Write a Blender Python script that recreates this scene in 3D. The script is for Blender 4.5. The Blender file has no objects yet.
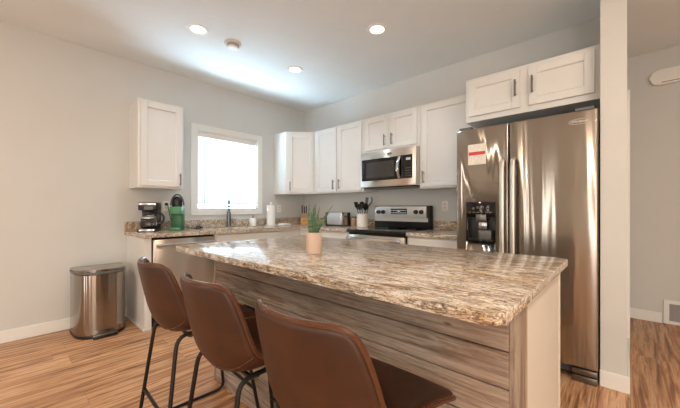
import bpy, bmesh, math, random
from mathutils import Vector, Matrix, Euler
random.seed(7)
PI = math.pi
S = bpy.context.scene
COL = S.collection

# ------------------------------------------------------------------ camera
cd = bpy.data.cameras.new('camera'); cam = bpy.data.objects.new('camera', cd); COL.objects.link(cam)
cam.location = (3.94, -3.395, 1.151)
cam.rotation_euler = (PI / 2, 0, 0.745)
cd.sensor_width = 36; cd.lens = 310.4 * 36 / 680; cd.shift_y = 4.97 / 680
cd.clip_start = 0.02
S.camera = cam

# ------------------------------------------------------------------ world, exposure
w = bpy.data.worlds.new('world'); S.world = w; w.use_nodes = True
w.node_tree.nodes['Background'].inputs[0].default_value = (0.75, 0.85, 1, 1)
w.node_tree.nodes['Background'].inputs[1].default_value = 1.0
S.view_settings.view_transform = 'Standard'; S.view_settings.look = 'None'
S.view_settings.gamma = 1; S.view_settings.exposure = 0.15
S.cycles.use_denoising = True
S.cycles.max_bounces = 10; S.cycles.diffuse_bounces = 6; S.cycles.sample_clamp_indirect = 6
LAMP_W = 4.0          # recessed ceiling lamp
PANE_L = 43.0          # kitchen window sky radiance
FILL_L = 4.6          # unseen windows added as fill, behind and beside the camera
H, ZC = 0.914, 2.76

# ------------------------------------------------------------------ materials
def srgb(*c):
    if len(c) == 1: c = [int(c[0][i:i + 2], 16) for i in (0, 2, 4)]
    return tuple(((x / 255) / 12.92 if x / 255 <= .04045 else ((x / 255 + .055) / 1.055) ** 2.4) for x in c) + (1,)
class NT:
    def __init__(s, name):
        s.m = bpy.data.materials.new(name); s.m.use_nodes = True
        s.t = s.m.node_tree; s.b = s.t.nodes['Principled BSDF']; s.tc = None
    def n(s, kind, **kw):
        d = s.t.nodes.new('ShaderNode' + kind)
        for k, v in kw.items():
            if k in d.inputs.keys(): d.inputs[k].default_value = v
            else: setattr(d, k, v)
        return d
    def l(s, a, b): s.t.links.new(a, b)
    def coord(s, scale=(1, 1, 1), rot=(0, 0, 0)):
        if not s.tc: s.tc = s.n('TexCoord')
        mp = s.n('Mapping'); mp.inputs['Scale'].default_value = scale; mp.inputs['Rotation'].default_value = rot
        s.l(s.tc.outputs['Object'], mp.inputs[0]); return mp.outputs[0]
    def noise(s, vec, scale, detail=4, rough=.55, dist=0):
        d = s.n('TexNoise'); d.inputs['Scale'].default_value = scale; d.inputs['Detail'].default_value = detail
        d.inputs['Roughness'].default_value = rough; d.inputs['Distortion'].default_value = dist
        s.l(vec, d.inputs['Vector']); return d.outputs['Fac']
    def ramp(s, fac, stops, interp='LINEAR'):
        d = s.n('ValToRGB'); d.color_ramp.interpolation = interp
        e = d.color_ramp.elements
        while len(e) < len(stops): e.new(.5)
        for i, (p, c) in enumerate(stops): e[i].position = p; e[i].color = c
        s.l(fac, d.inputs[0]); return d.outputs[0]
    def mix(s, fac, a, b, mode='MIX'):
        d = s.n('MixRGB', blend_type=mode)
        for v, k in ((fac, 0), (a, 1), (b, 2)):
            if hasattr(v, 'links'): s.l(v, d.inputs[k])
            else: d.inputs[k].default_value = v
        return d.outputs[0]
    def bump(s, h, strength, dist=.002):
        d = s.n('Bump'); d.inputs['Strength'].default_value = strength; d.inputs['Distance'].default_value = dist
        s.l(h, d.inputs['Height']); s.l(d.outputs[0], s.b.inputs['Normal'])
    def base(s, c):
        if hasattr(c, 'links'): s.l(c, s.b.inputs['Base Color'])
        else: s.b.inputs['Base Color'].default_value = c
    def set(s, **kw):
        for k, v in kw.items(): s.b.inputs[k.replace('_', ' ')].default_value = v
M = {}
def plain(name, col, rough=.5, metal=0, var=.06, vscale=25, bump=0, **kw):
    t = NT(name); c = srgb(*col) if isinstance(col, tuple) else srgb(col)
    f = t.noise(t.coord(), vscale)
    dk = tuple(x * (1 - var) for x in c[:3]) + (1,); lt = tuple(min(1, x * (1 + var)) for x in c[:3]) + (1,)
    t.base(t.ramp(f, [(.3, dk), (.7, lt)]))
    t.set(Roughness=rough, Metallic=metal)
    t.set(**kw)
    if bump: t.bump(t.noise(t.coord(), vscale * 6, 3), bump)
    M[name] = t.m; return t
plain('wall_paint', (208, 209, 207), .85, var=.015, vscale=3, bump=.08)
plain('ceiling_paint', (230, 235, 236), .9, var=.015, vscale=3, bump=.1)
plain('white_trim', (234, 235, 233), .4, var=.01)
plain('cabinet_white', (222, 222, 220), .38, var=.012, vscale=6)
plain('white_plastic', (240, 239, 235), .35, var=.01)
plain('black_plastic', (22, 22, 24), .32, var=.1)
plain('black_gloss', (10, 10, 12), .06, var=.1)
plain('black_metal', (26, 24, 23), .42, metal=.4, var=.1)
plain('dark_gap', (28, 27, 26), .8)
plain('chrome', (205, 205, 205), .16, metal=1, var=.02)
plain('nickel', (128, 124, 118), .32, metal=1, var=.03)
plain('faucet_steel', (120, 122, 124), .3, metal=.9, var=.03)
plain('green_plastic', (44, 108, 70), .35, var=.05)
plain('green_light', (74, 138, 94), .35, var=.04)
plain('crock_white', (233, 228, 220), .35, var=.02)
plain('paper_white', (246, 245, 242), .95, var=.02, vscale=60, bump=.2)
plain('cloth_white', (238, 238, 236), .95, var=.03, vscale=80, bump=.3)
plain('pot_beige', (206, 182, 164), .75, var=.03, vscale=40, bump=.15)
plain('soil', (70, 52, 38), .95, var=.3, vscale=120, bump=.6)
plain('bamboo', (205, 150, 88), .5, var=.12, vscale=30)
plain('tan_ceramic', (172, 142, 116), .5, var=.06)
plain('grey_plastic', (96, 98, 100), .4, var=.05)
plain('red_print', (214, 66, 62), .7, var=.02)
plain('grey_print', (150, 140, 134), .8, var=.02)
plain('vent_grey', (176, 172, 172), .6, var=.02)
plain('detector_grey', (214, 211, 206), .5, var=.02)
plain('raw_edge', (190, 160, 128), .7, var=.1)
plain('panel_beige', (212, 204, 193), .55, var=.015, vscale=5)
plain('coffee_brown', (40, 24, 16), .15, var=.1)
g = plain('glass', (235, 238, 238), .03, var=.0); g.set(**{'Transmission_Weight': 1.0, 'IOR': 1.45})
g = plain('dark_glass', (48, 47, 48), .07, var=.05); g.set(**{'Coat_Weight': .3})

# leather
t = NT('leather'); f = t.noise(t.coord(), 9, 6, .6)
t.base(t.ramp(f, [(.3, srgb(50, 25, 11)), (.7, srgb(70, 37, 18))]))
t.bump(t.noise(t.coord(), 260, 3), .12, .001); t.set(Roughness=.46); M['leather'] = t.m
plain('leather_edge', (84, 50, 32), .26, var=.06)

# leaves
t = NT('leaf'); v = t.coord((1, 1, 1)); f = t.noise(t.coord((6, 6, 60)), 2, 3)
t.base(t.ramp(f, [(.35, srgb(40, 66, 44)), (.5, srgb(66, 98, 66)), (.68, srgb(112, 136, 100))])); t.set(Roughness=.45); M['leaf'] = t.m
plain('leaf_margin', (148, 160, 112), .5)

# brushed stainless
def steel(name, col, rough, sx, strength):
    t = NT(name); v = t.coord((1, 1, .02)); f = t.noise(t.coord((260, 260, 1.2)), 1, 3)
    c = srgb(*col); t.base(t.mix(f, tuple(x * .93 for x in c[:3]) + (1,), tuple(min(1, x * 1.05) for x in c[:3]) + (1,)))
    t.set(Metallic=1, Roughness=rough, Anisotropic=.92); t.b.inputs['Anisotropic Rotation'].default_value = 0.25
    tg = t.n('Tangent'); tg.direction_type = 'RADIAL'; tg.axis = 'Z'; t.l(tg.outputs[0], t.b.inputs['Tangent'])
    wv = t.noise(t.coord((sx, sx, .55)), 1, 2, .5, .3)
    t.bump(wv, strength, .03); M[name] = t.m
steel('stainless', (168, 160, 151), .17, 8, .22)
steel('stainless_flat', (214, 206, 196), .28, 5, .05)
steel('stainless_can', (160, 152, 144), .15, 8, .16)
plain('handle_steel', (205, 200, 194), .34, metal=.85, var=.02)
plain('badge_silver', (228, 226, 222), .3, var=.0)
plain('range_silver', (196, 196, 196), .4, metal=.6, var=.02)

# granite
t = NT('granite')
v = t.coord((1, 3.4, 3.4)); vi = t.coord((1, 1.6, 1.6))
big = t.noise(v, 3.2, 8, .62, 1.0); med = t.noise(vi, 34, 8, .75, .8); fine = t.noise(vi, 150, 4, .65)
c = t.ramp(big, [(.33, srgb(166, 130, 96)), (.42, srgb(208, 184, 154)), (.51, srgb(230, 220, 208)), (.59, srgb(210, 184, 152)), (.70, srgb(156, 118, 84))])
c = t.mix(t.ramp(med, [(.37, (.95, .95, .95, 1)), (.47, (0, 0, 0, 1))]), c, srgb(82, 60, 46))
c = t.mix(t.ramp(med, [(.54, (0, 0, 0, 1)), (.62, (.9, .9, .9, 1))]), c, srgb(244, 240, 234))
vein = t.noise(t.coord((1.0, 8, 8)), 6, 9, .7, .8)
vm = t.ramp(vein, [(.44, (0, 0, 0, 1)), (.475, (.85, .85, .85, 1)), (.49, (.85, .85, .85, 1)), (.525, (0, 0, 0, 1))])
c = t.mix(vm, c, srgb(92, 72, 60))
sp = t.ramp(fine, [(.36, (.8, .8, .8, 1)), (.44, (0, 0, 0, 1))]); c = t.mix(sp, c, srgb(48, 38, 34))
t.base(c); t.set(Roughness=.17); M['granite'] = t.m

# floor planks, running along y
t = NT('floor_planks')
br = t.n('TexBrick'); br.offset = .43; br.offset_frequency = 3; br.squash = 1.25; br.squash_frequency = 2; br.inputs['Scale'].default_value = 1; br.inputs['Brick Width'].default_value = 1.22
br.inputs['Row Height'].default_value = .18; br.inputs['Mortar Size'].default_value = .0012; br.inputs['Mortar Smooth'].default_value = .3
br.inputs['Color1'].default_value = (0, 0, 0, 1); br.inputs['Color2'].default_value = (1, 1, 1, 1); br.inputs['Mortar'].default_value = (.5, .5, .5, 1)
t.l(t.coord((1, 1, 1), (0, 0, PI / 2)), br.inputs['Vector'])
off = t.n('VectorMath', operation='MULTIPLY_ADD'); t.l(br.outputs['Color'], off.inputs[0]); off.inputs[1].default_value = (3.1, 7.3, 0); t.l(t.coord((19, .9, 1)), off.inputs[2])
gr = t.noise(off.outputs[0], 1.6, 8, .65, .6)
gf = t.noise(t.coord((120, 5, 1)), 1, 4)
c = t.ramp(gr, [(.33, srgb(112, 72, 46)), (.42, srgb(160, 110, 74)), (.50, srgb(204, 154, 112)), (.58, srgb(226, 184, 144)), (.68, srgb(158, 104, 68))])
tone = t.ramp(br.outputs['Color'], [(0, (.80, .78, .76, 1)), (1, (1.1, 1.1, 1.1, 1))])
c = t.mix(1.0, c, tone, 'MULTIPLY'); c = t.mix(.45, c, t.ramp(gf, [(.3, (.55, .5, .46, 1)), (.7, (1.15, 1.15, 1.15, 1))]), 'MULTIPLY')
c = t.mix(t.mix(1.0, br.outputs['Fac'], (.55, .55, .55, 1), 'MULTIPLY'), c, srgb(96, 64, 44))
t.base(c); t.set(Roughness=.36); t.bump(br.outputs['Fac'], -.2, .002); M['floor_planks'] = t.m

# barn wood
def barn(name, vert):
    t = NT(name)
    st = (2.2, 2.2, .16) if vert else (.16, 2.2, 2.2)
    oi = t.n('ObjectInfo'); off = t.n('VectorMath', operation='MULTIPLY_ADD'); t.l(oi.outputs['Random'], off.inputs[0]); off.inputs[1].default_value = (9, 5, 7)
    t.l(t.coord(st), off.inputs[2])
    a = t.noise(off.outputs[0], 9, 9, .68, 1.4); b = t.noise(t.coord((46, 46, 2.2) if vert else (2.2, 46, 46)), 3, 6, .75)
    lo = t.noise(t.coord(), 2.2, 3)
    c = t.ramp(a, [(.28, srgb(84, 68, 58)), (.42, srgb(134, 117, 104)), (.56, srgb(174, 160, 147)), (.72, srgb(112, 94, 81))])
    c = t.mix(.8, c, t.ramp(b, [(.36, (.45, .42, .4, 1)), (.55, (1.08, 1.08, 1.08, 1))]), 'MULTIPLY')
    c = t.mix(t.ramp(lo, [(.4, (0, 0, 0, 1)), (.65, (.28, .28, .28, 1))]), c, srgb(150, 112, 86))
    kn = t.n('TexVoronoi'); kn.inputs['Scale'].default_value = 3.2; t.l(t.coord((2.6, 2.6, 1) if vert else (1, 2.6, 2.6)), kn.inputs['Vector'])
    c = t.mix(t.ramp(kn.outputs['Distance'], [(.03, (.8, .8, .8, 1)), (.07, (0, 0, 0, 1))]), c, srgb(70, 52, 42))
    t.base(c); t.set(Roughness=.7); t.bump(b, .25, .003); M[name] = t.m
barn('barn_wood', False); barn('barn_trim', True)

def emis(name, col, strength):
    t = NT(name); t.base((0, 0, 0, 1)); t.b.inputs['Emission Color'].default_value = col; t.b.inputs['Emission Strength'].default_value = strength; t.set(Roughness=.6); M[name] = t.m
emis('lamp_lens', (1, .93, .82, 1), 6)
emis('sky_pane', (.58, .82, 1, 1), PANE_L)
emis('rear_fill_pane', (1, .96, .90, 1), FILL_L)
emis('side_pane', (1, .86, .70, 1), FILL_L)
emis('led', (.9, .95, 1, 1), .45)
t = NT('slat'); tr = t.n('BsdfTranslucent'); tr.inputs[0].default_value = (.85, .87, .88, 1); ms = t.n('MixShader'); ms.inputs[0].default_value = .08
t.base((.86, .87, .87, 1)); t.set(Roughness=.5); t.l(t.b.outputs[0], ms.inputs[1]); t.l(tr.outputs[0], ms.inputs[2]); t.l(ms.outputs[0], t.t.nodes['Material Output'].inputs[0]); M['slat'] = t.m

# printed paper: rows of grey text
t = NT('printed_paper'); wv = t.n('TexWave', wave_type='BANDS', bands_direction='Z', wave_profile='SIN'); wv.inputs['Scale'].default_value = 32; t.l(t.coord(), wv.inputs['Vector'])
rows = t.ramp(wv.outputs['Fac'], [(.55, (0, 0, 0, 1)), (.7, (1, 1, 1, 1))]); wd = t.ramp(t.noise(t.coord((160, 1, 40)), 1, 2), [(.42, (0, 0, 0, 1)), (.5, (.75, .75, .75, 1))])
t.base(t.mix(t.mix(1.0, rows, wd, 'MULTIPLY'), srgb(240, 234, 226), srgb(192, 184, 178))); t.set(Roughness=.9); M['printed_paper'] = t.m
# ------------------------------------------------------------------ mesh helpers
def B(): return bmesh.new()
def box(bm, x0, x1, y0, y1, z0, z1, bev=0, seg=2, mat=None):
    vs = [bm.verts.new(((x0, x1)[i & 1], (y0, y1)[i >> 1 & 1], (z0, z1)[i >> 2 & 1])) for i in range(8)]
    fs = [bm.faces.new([vs[i] for i in q]) for q in ((0, 2, 3, 1), (4, 5, 7, 6), (0, 1, 5, 4), (2, 6, 7, 3), (0, 4, 6, 2), (1, 3, 7, 5))]
    if bev:
        es = list({e for f in fs for e in f.edges})
        r = bmesh.ops.bevel(bm, geom=es, offset=bev, segments=seg, profile=.5, affect='EDGES')
        vs = list({v for v in r['verts']} | {v for v in vs if v.is_valid})
    if mat is not None: bmesh.ops.transform(bm, matrix=mat, verts=vs)
    return bm
def prism(bm, pts, z0, z1, bev=0, seg=2):
    a = [bm.verts.new((x, y, z0)) for x, y in pts]; b = [bm.verts.new((x, y, z1)) for x, y in pts]
    n = len(pts); fs = [bm.faces.new(a[::-1]), bm.faces.new(b)]
    for i in range(n): fs.append(bm.faces.new((a[i], a[(i + 1) % n], b[(i + 1) % n], b[i])))
    if bev: bmesh.ops.bevel(bm, geom=list(set(fs[0].edges) | set(fs[1].edges)), offset=bev, segments=seg, profile=.5, affect='EDGES')
    return bm
def lathe(bm, prof, c=(0, 0, 0), n=32, sx=1, sy=1, axis='Z', cap=True):
    rings = []
    for r, z in prof:
        ring = []
        for i in range(n):
            a = 2 * PI * i / n; p = (r * sx * math.cos(a), r * sy * math.sin(a), z)
            if axis == 'X': p = (p[2], p[0], p[1])
            elif axis == 'Y': p = (p[0], -p[2], p[1])
            ring.append(bm.verts.new((p[0] + c[0], p[1] + c[1], p[2] + c[2])))
        rings.append(ring)
    for k in range(len(rings) - 1):
        for i in range(n):
            bm.faces.new((rings[k][i], rings[k][(i + 1) % n], rings[k + 1][(i + 1) % n], rings[k + 1][i]))
    if cap: bm.faces.new(rings[0][::-1]); bm.faces.new(rings[-1])
    return bm
def fillet(pts, r, closed=False, n=5):
    out = []; P = [Vector(p) for p in pts]; m = len(P)
    for i in range(m):
        if not closed and i in (0, m - 1): out.append(P[i]); continue
        a, b, c = P[i - 1], P[i], P[(i + 1) % m]; d1 = (a - b); d2 = (c - b)
        rr = min(r, d1.length * .45, d2.length * .45); s = b + d1.normalized() * rr; e = b + d2.normalized() * rr
        for k in range(n + 1):
            q = k / n; out.append((1 - q) ** 2 * s + 2 * q * (1 - q) * b + q * q * e)
    return out
def tube(bm, pts, r, n=10, closed=False, flat=1.0):
    P = [Vector(p) for p in pts]; m = len(P); rings = []; up = None
    for i in range(m):
        if closed: tg = (P[(i + 1) % m] - P[i - 1]).normalized()
        else: tg = (P[min(i + 1, m - 1)] - P[max(i - 1, 0)]).normalized()
        if up is None:
            up = Vector((0, 0, 1)) if abs(tg.z) < .9 else Vector((0, 1, 0))
        sd = tg.cross(up).normalized(); up = sd.cross(tg).normalized()
        rr = r[i] if isinstance(r, (list, tuple)) else r
        rings.append([bm.verts.new(P[i] + sd * math.cos(2 * PI * k / n) * rr + up * math.sin(2 * PI * k / n) * rr * flat) for k in range(n)])
    for i in range(m if closed else m - 1):
        A, Bq = rings[i], rings[(i + 1) % m]
        for k in range(n): bm.faces.new((A[k], A[(k + 1) % n], Bq[(k + 1) % n], Bq[k]))
    if not closed: bm.faces.new(rings[0][::-1]); bm.faces.new(rings[-1])
    return bm
def xf(bm, mat): bmesh.ops.transform(bm, matrix=mat, verts=bm.verts); return bm
def obj(name, bm, mat, parent=None, smooth=True, world=False):
    """link bm as ONE mesh object; with world=True its vertices are world coordinates and are brought into the parent's frame"""
    if parent is not None and world:
        base = Matrix.Identity(4); p = parent
        while p is not None: base = p.matrix_basis @ base; p = p.parent
        bmesh.ops.transform(bm, matrix=base.inverted(), verts=bm.verts)
    bmesh.ops.recalc_face_normals(bm, faces=bm.faces)
    me = bpy.data.meshes.new(name); bm.to_mesh(me); bm.free()
    o = bpy.data.objects.new(name, me); COL.objects.link(o)
    for mm in (mat if isinstance(mat, (list, tuple)) else [mat]): me.materials.append(M[mm])
    if parent is not None: o.parent = parent
    if smooth:
        me.shade_smooth()
        try: me.set_sharp_from_angle(angle=math.radians(35))
        except Exception: pass
    return o
def thing(name, label, cat, loc=(0, 0, 0), rz=0, group=None):
    o = bpy.data.objects.new(name, None); COL.objects.link(o); o.location = loc; o.rotation_euler = (0, 0, rz); o.empty_display_size = .05
    o['label'] = label; o['category'] = cat
    if group: o['group'] = group
    o.matrix_basis = Matrix.Translation(loc) @ Matrix.Rotation(rz, 4, 'Z'); return o
def single(o, label, cat, group=None):
    o['label'] = label; o['category'] = cat
    if group: o['group'] = group
    return o
def struct(name, bm, mat, parent=None, smooth=False):
    o = obj(name, bm, mat, parent, smooth)
    if parent is None: o['kind'] = 'structure'
    return o
def copy_tree(o, parent=None):
    c = o.copy(); COL.objects.link(c); c.parent = parent
    for ch in list(o.children): copy_tree(ch, c)
    return c
def cut(o, cutters):
    for bm in cutters:
        c = obj('cutter', bm, 'dark_gap', None, False)
        if o.parent: c.matrix_basis = Matrix.Identity(4)
        md = o.modifiers.new('b', 'BOOLEAN'); md.operation = 'DIFFERENCE'; md.object = c; md.solver = 'EXACT'
        p = o.parent; o.parent = None
        bpy.context.view_layer.update(); dg = bpy.context.evaluated_depsgraph_get()
        me = bpy.data.meshes.new_from_object(o.evaluated_get(dg)); o.modifiers.clear(); o.data = me; o.parent = p
        bpy.data.objects.remove(c)

# ------------------------------------------------------------------ room shell
XR, YR, YH = 7.0, -6.6, 1.118       # right wall, rear wall, hallway wall
PX0, PX1, PY = 3.814, 3.944, -.752  # partition beside the refrigerator
struct('floor', box(B(), -.12, XR + .12, YR - .12, YH + .12, -.1, 0), 'floor_planks')
struct('ceiling', box(B(), -.12, XR + .12, YR - .12, YH + .12, ZC, ZC + .1), 'ceiling_paint')
# left wall with the window opening
WY0, WY1, WZ0, WZ1 = -1.757, -.90, 1.153, 2.135
bm = B()
box(bm, -.12, 0, YR - .12, WY0, 0, ZC); box(bm, -.12, 0, WY1, 0.12, 0, ZC)
box(bm, -.12, 0, WY0, WY1, 0, WZ0); box(bm, -.12, 0, WY0, WY1, WZ1, ZC)
struct('wall_left', bm, 'wall_paint')
struct('wall_back', box(B(), 0, PX0, 0, .12, 0, ZC), 'wall_paint')
struct('wall_partition', box(B(), PX0, PX1, PY, YH, 0, ZC, .004), 'wall_paint')
struct('wall_hall', box(B(), PX0, XR + .12, YH, YH + .12, 0, ZC), 'wall_paint')
# unseen glowing windows, added for fill light and streaks on the refrigerator
RW = [(1.1, 1.5), (2.4, 2.75), (5.0, 6.6)]; RZ0, RZ1 = .15, 2.4
SW = (-5.6, -3.2)
def wall_with(bm, spans, lo, hi, mk):
    xs = [lo] + [v for sp in spans for v in sp] + [hi]
    for i in range(0, len(xs), 2): mk(xs[i], xs[i + 1], 0, ZC)
    for a, b in spans: mk(a, b, 0, RZ0); mk(a, b, RZ1, ZC)
    return bm
bm = B(); struct('wall_rear', wall_with(bm, RW, 0, XR, lambda a, b, z0, z1: box(bm, a, b, YR - .12, YR, z0, z1)), 'wall_paint')
bm = B(); struct('wall_right', wall_with(bm, [SW], YR - .12, YH, lambda a, b, z0, z1: box(bm, XR, XR + .12, a, b, z0, z1)), 'wall_paint')
def fill_window(k, w_, rz, loc, glow='rear_fill_pane'):  # added light source built as a framed window out of view
    r = bpy.data.objects.new('window_%d' % k, None); COL.objects.link(r); r['kind'] = 'structure'; r.matrix_basis = Matrix.Translation(loc) @ Matrix.Rotation(rz, 4, 'Z')
    h = RZ1 - RZ0; bm = B()          # local: x along the wall, +y into the room
    box(bm, -.07, 0, 0, .02, -.07, h + .07); box(bm, w_, w_ + .07, 0, .02, -.07, h + .07); box(bm, 0, w_, 0, .02, h, h + .07); box(bm, 0, w_, 0, .02, -.07, 0)
    box(bm, 0, w_, -.06, -.02, h * .5 - .02, h * .5 + .02)
    obj('window_frame', bm, 'white_trim', r, False); obj('pane', box(B(), 0, w_, -.1, -.08, 0, h), glow, r, False)
for k, (a, b) in enumerate(RW): fill_window(k + 2, b - a, 0, (a, YR, RZ0))
fill_window(5, SW[1] - SW[0], PI / 2, (XR, SW[0], RZ0), 'side_pane')  # added unseen side window, warm fill for the left wall
# baseboards
BH = .105
struct('baseboard_left', box(B(), 0, .014, YR, -2.50, 0, BH, .004), 'white_trim')
bm = B(); box(bm, PX0 - .002, PX1 + .014, PY - .014, PY, 0, BH, .004); box(bm, PX1, PX1 + .014, PY, .05, 0, BH, .004)
struct('baseboard_partition', bm, 'white_trim')
bm = B(); box(bm, PX1, 4.205, YH - .014, YH, 0, BH, .004); box(bm, 4.66, XR, YH - .014, YH, 0, BH, .004)
struct('baseboard_hall', bm, 'white_trim')
struct('baseboard_rear', box(B(), .014, XR, YR, YR + .014, 0, BH, .004), 'white_trim')
bm = B(); box(bm, PX1, PX1 + .018, .05, .115, 0, 2.12, .004); box(bm, PX1, PX1 + .018, .115, .97, 2.055, 2.12, .004); box(bm, PX1, PX1 + .018, .9, .97, 0, 2.055, .004)
struct('trim_1', bm, 'white_trim')
bm = B(); box(bm, PX1 + .001, PX1 + .008, .115, .9, .01, 2.05, .002)
for z0, z1 in ((.15, .9), (1.05, 1.9)): box(bm, PX1 + .006, PX1 + .011, .22, .8, z0, z1, .003)
struct('door_1', bm, 'white_trim')
# kitchen window
win = bpy.data.objects.new('window_1', None); COL.objects.link(win); win['kind'] = 'structure'; win.matrix_basis = Matrix.Translation((0, (WY0 + WY1) / 2, WZ0))
bm = B(); cw = .078
box(bm, 0, .02, WY0 - cw, WY0, WZ0 - cw, WZ1 + cw, .003); box(bm, 0, .02, WY1, WY1 + cw, WZ0 - cw, WZ1 + cw, .003)
box(bm, 0, .02, WY0, WY1, WZ1, WZ1 + cw, .003); box(bm, 0, .02, WY0, WY1, WZ0 - cw, WZ0, .003)
obj('window_casing', bm, 'white_trim', win, False, True)
bm = B()
box(bm, -.12, 0, WY0, WY0 + .012, WZ0, WZ1); box(bm, -.12, 0, WY1 - .012, WY1, WZ0, WZ1); box(bm, -.12, 0, WY0, WY1, WZ1 - .012, WZ1); box(bm, -.12, 0, WY0, WY1, WZ0, WZ0 + .012)
obj('window_jamb', bm, 'white_trim', win, False, True)
obj('pane', box(B(), -.112, -.10, WY0 + .012, WY1 - .012, WZ0 + .012, WZ1 - .012), 'sky_pane', win, False, True)

# blind
bl = thing('window_blind', 'closed white slatted blind glowing with daylight over the sink', 'blind', (-.03, (WY0 + WY1) / 2, WZ1 - .07))
obj('headrail', box(B(), -.06, -.008, WY0 + .014, WY1 - .014, WZ1 - .075, WZ1 - .014, .004), 'white_plastic', bl, True, True)
bm = B(); z = WZ1 - .09; N = 34; dz = (WZ1 - .09 - (WZ0 + .05)) / N
for i in range(N):
    m = Matrix.Translation((-.036, 0, z - i * dz)) @ Matrix.Rotation(math.radians(-62), 4, 'Y')
    box(bm, -.0165, .0165, WY0 + .02, WY1 - .02, -.0008, .0008, mat=m)
obj('slats', bm, 'slat', bl, False, True)
obj('bottom_rail', box(B(), -.05, -.022, WY0 + .018, WY1 - .018, WZ0 + .022, WZ0 + .045, .004), 'white_plastic', bl, True, True)
bm = B(); cy = -1.655
for i in range(26):
    zz = WZ1 - .09 - i * .031; tube(bm, [(-.012, cy, zz), (-.012, cy + .004 * (-1) ** i, zz - .02)], .0035, 6)
tube(bm, [(-.012, cy, WZ1 - .08), (-.012, cy, WZ1 - .09 - .82)], .0016, 6)
obj('pull_cord', bm, 'grey_plastic', bl, True, True)

# ------------------------------------------------------------------ ceiling fixtures
def lamp(x, y, label, seen=True):
    r = thing('recessed_light', label, 'ceiling light', (x, y, ZC), 0, 'recessed ceiling lights' if seen else None)
    bm = B(); lathe(bm, [(.062, -.004), (.068, -.008), (.088, -.006), (.092, 0), (.062, 0)], (0, 0, 0), 36, cap=False)
    obj('trim_ring', bm, 'white_plastic', r); obj('lens', lathe(B(), [(.0, -.002), (.062, -.002), (.062, -.0005), (0, -.0005)][1:3], (0, 0, 0), 32), 'lamp_lens', r)
    ld = bpy.data.lights.new('lamp', 'AREA'); ld.shape = 'DISK'; ld.size = .12; ld.spread = 2.1 if seen else PI; ld.energy = LAMP_W if seen else 24; ld.color = (.80, .92, 1) if seen else (1, .80, .60)
    lo = bpy.data.objects.new('lamp', ld); COL.objects.link(lo); lo.parent = r; lo.location = (0, 0, -.012)
    return r
lamp(1.118, -2.213, 'round recessed ceiling light nearest the white smoke detector')
lamp(1.129, -1.114, 'smallest recessed ceiling light, over the corner cabinets')
lamp(2.298, -1.125, 'round recessed ceiling light in front of the refrigerator cabinet')
for x, y in ((1.7, -4.6), (4.7, -2.4), (4.6, -5.0)):  # unseen warm lamps, added to brighten the left wall and hall
    lamp(x, y, 'unseen fill light added over the living area behind the counter stools', False)['group'] = 'added living area fill lights'
sd = thing('smoke_detector', 'grey and white round smoke detector on the ceiling', 'smoke detector', (1.129, -1.882, ZC))
obj('mounting_ring', lathe(B(), [(.078, 0), (.08, -.006), (.076, -.014), (.05, -.016)], n=36), 'detector_grey', sd)
obj('vent_body', lathe(B(), [(.056, -.014), (.056, -.028), (.05, -.03), (.05, -.036)], n=36), 'vent_grey', sd)
obj('cap', lathe(B(), [(.052, -.036), (.054, -.042), (.046, -.052), (.02, -.056)], n=36), 'white_plastic', sd)

# ------------------------------------------------------------------ cabinets
def door_bm(x0, x1, z0, z1, y=0, th=.02, st=.058):
    bm = B(); yf = y - th
    for a in ((x0, x0 + st, z0, z1), (x1 - st, x1, z0, z1), (x0 + st, x1 - st, z0, z0 + st), (x0 + st, x1 - st, z1 - st, z1)):
        box(bm, a[0], a[1], yf, y, a[2], a[3], .0025, 1)
    q = .006
    def ring(i, yy): return [bm.verts.new(p) for p in ((x0 + st + i, yy, z0 + st + i), (x1 - st - i, yy, z0 + st + i), (x1 - st - i, yy, z1 - st - i), (x0 + st + i, yy, z1 - st - i))]
    A, C = ring(-.002, yf + .002), ring(q, yf + .014)
    for i in range(4): bm.faces.new((A[i], A[(i + 1) % 4], C[(i + 1) % 4], C[i]))
    bm.faces.new(C); return bm
def slab_bm(x0, x1, z0, z1, y=0, th=.02): return box(B(), x0, x1, y - th, y, z0, z1, .004)
def handle_bm(x, z, y, vert=True, L=.13):
    bm = B(); h = L / 2
    if vert:
        tube(bm, [(x, y - .032, z - h), (x, y - .032, z + h)], .0072, 10)
        for s in (-1, 1): tube(bm, [(x, y, z + s * h * .72), (x, y - .032, z + s * h * .72)], .005, 8)
    else:
        tube(bm, [(x - h, y - .032, z), (x + h, y - .032, z)], .0072, 10)
        for s in (-1, 1): tube(bm, [(x + s * h * .72, y, z), (x + s * h * .72, y - .032, z)], .005, 8)
    return bm
def upper(label, origin, rz, w, h, d, doors, group=None, name='wall_cabinet'):
    r = thing(name, label, 'cabinet', origin, rz, group)
    obj('body', box(B(), 0, w, 0, d - .002, 0, h, .002, 1), 'cabinet_white', r, False)
    for (a, b, z0, z1, hx, hz) in doors:
        dr = obj('door', door_bm(a, b, z0, z1), 'cabinet_white', r, False)
        obj('handle', handle_bm(hx, hz, -.02), 'nickel', dr)
    return r
ZB, ZT = 1.370, 2.275; UH = ZT - ZB
upper('white wall cabinet hung alone left of the window', (.325, -2.478, ZB), PI / 2, .437, UH, .325, [(.022, .415, .02, UH - .02, .39, .10)])
upper('white two-door wall cabinet between the corner and microwave', (.612, -.325, ZB), 0, .908, UH, .325,
      [(.04, .442, .02, UH - .02, .40, .11), (.470, .876, .02, UH - .02, .512, .11)])
upper('short white two-door wall cabinet directly above the microwave', (1.522, -.325, 1.836), 0, .766, ZT - 1.836, .325,
      [(.025, .362, .03, ZT - 1.836 - .02, .33, .125), (.396, .74, .03, ZT - 1.836 - .02, .43, .125)])
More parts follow.
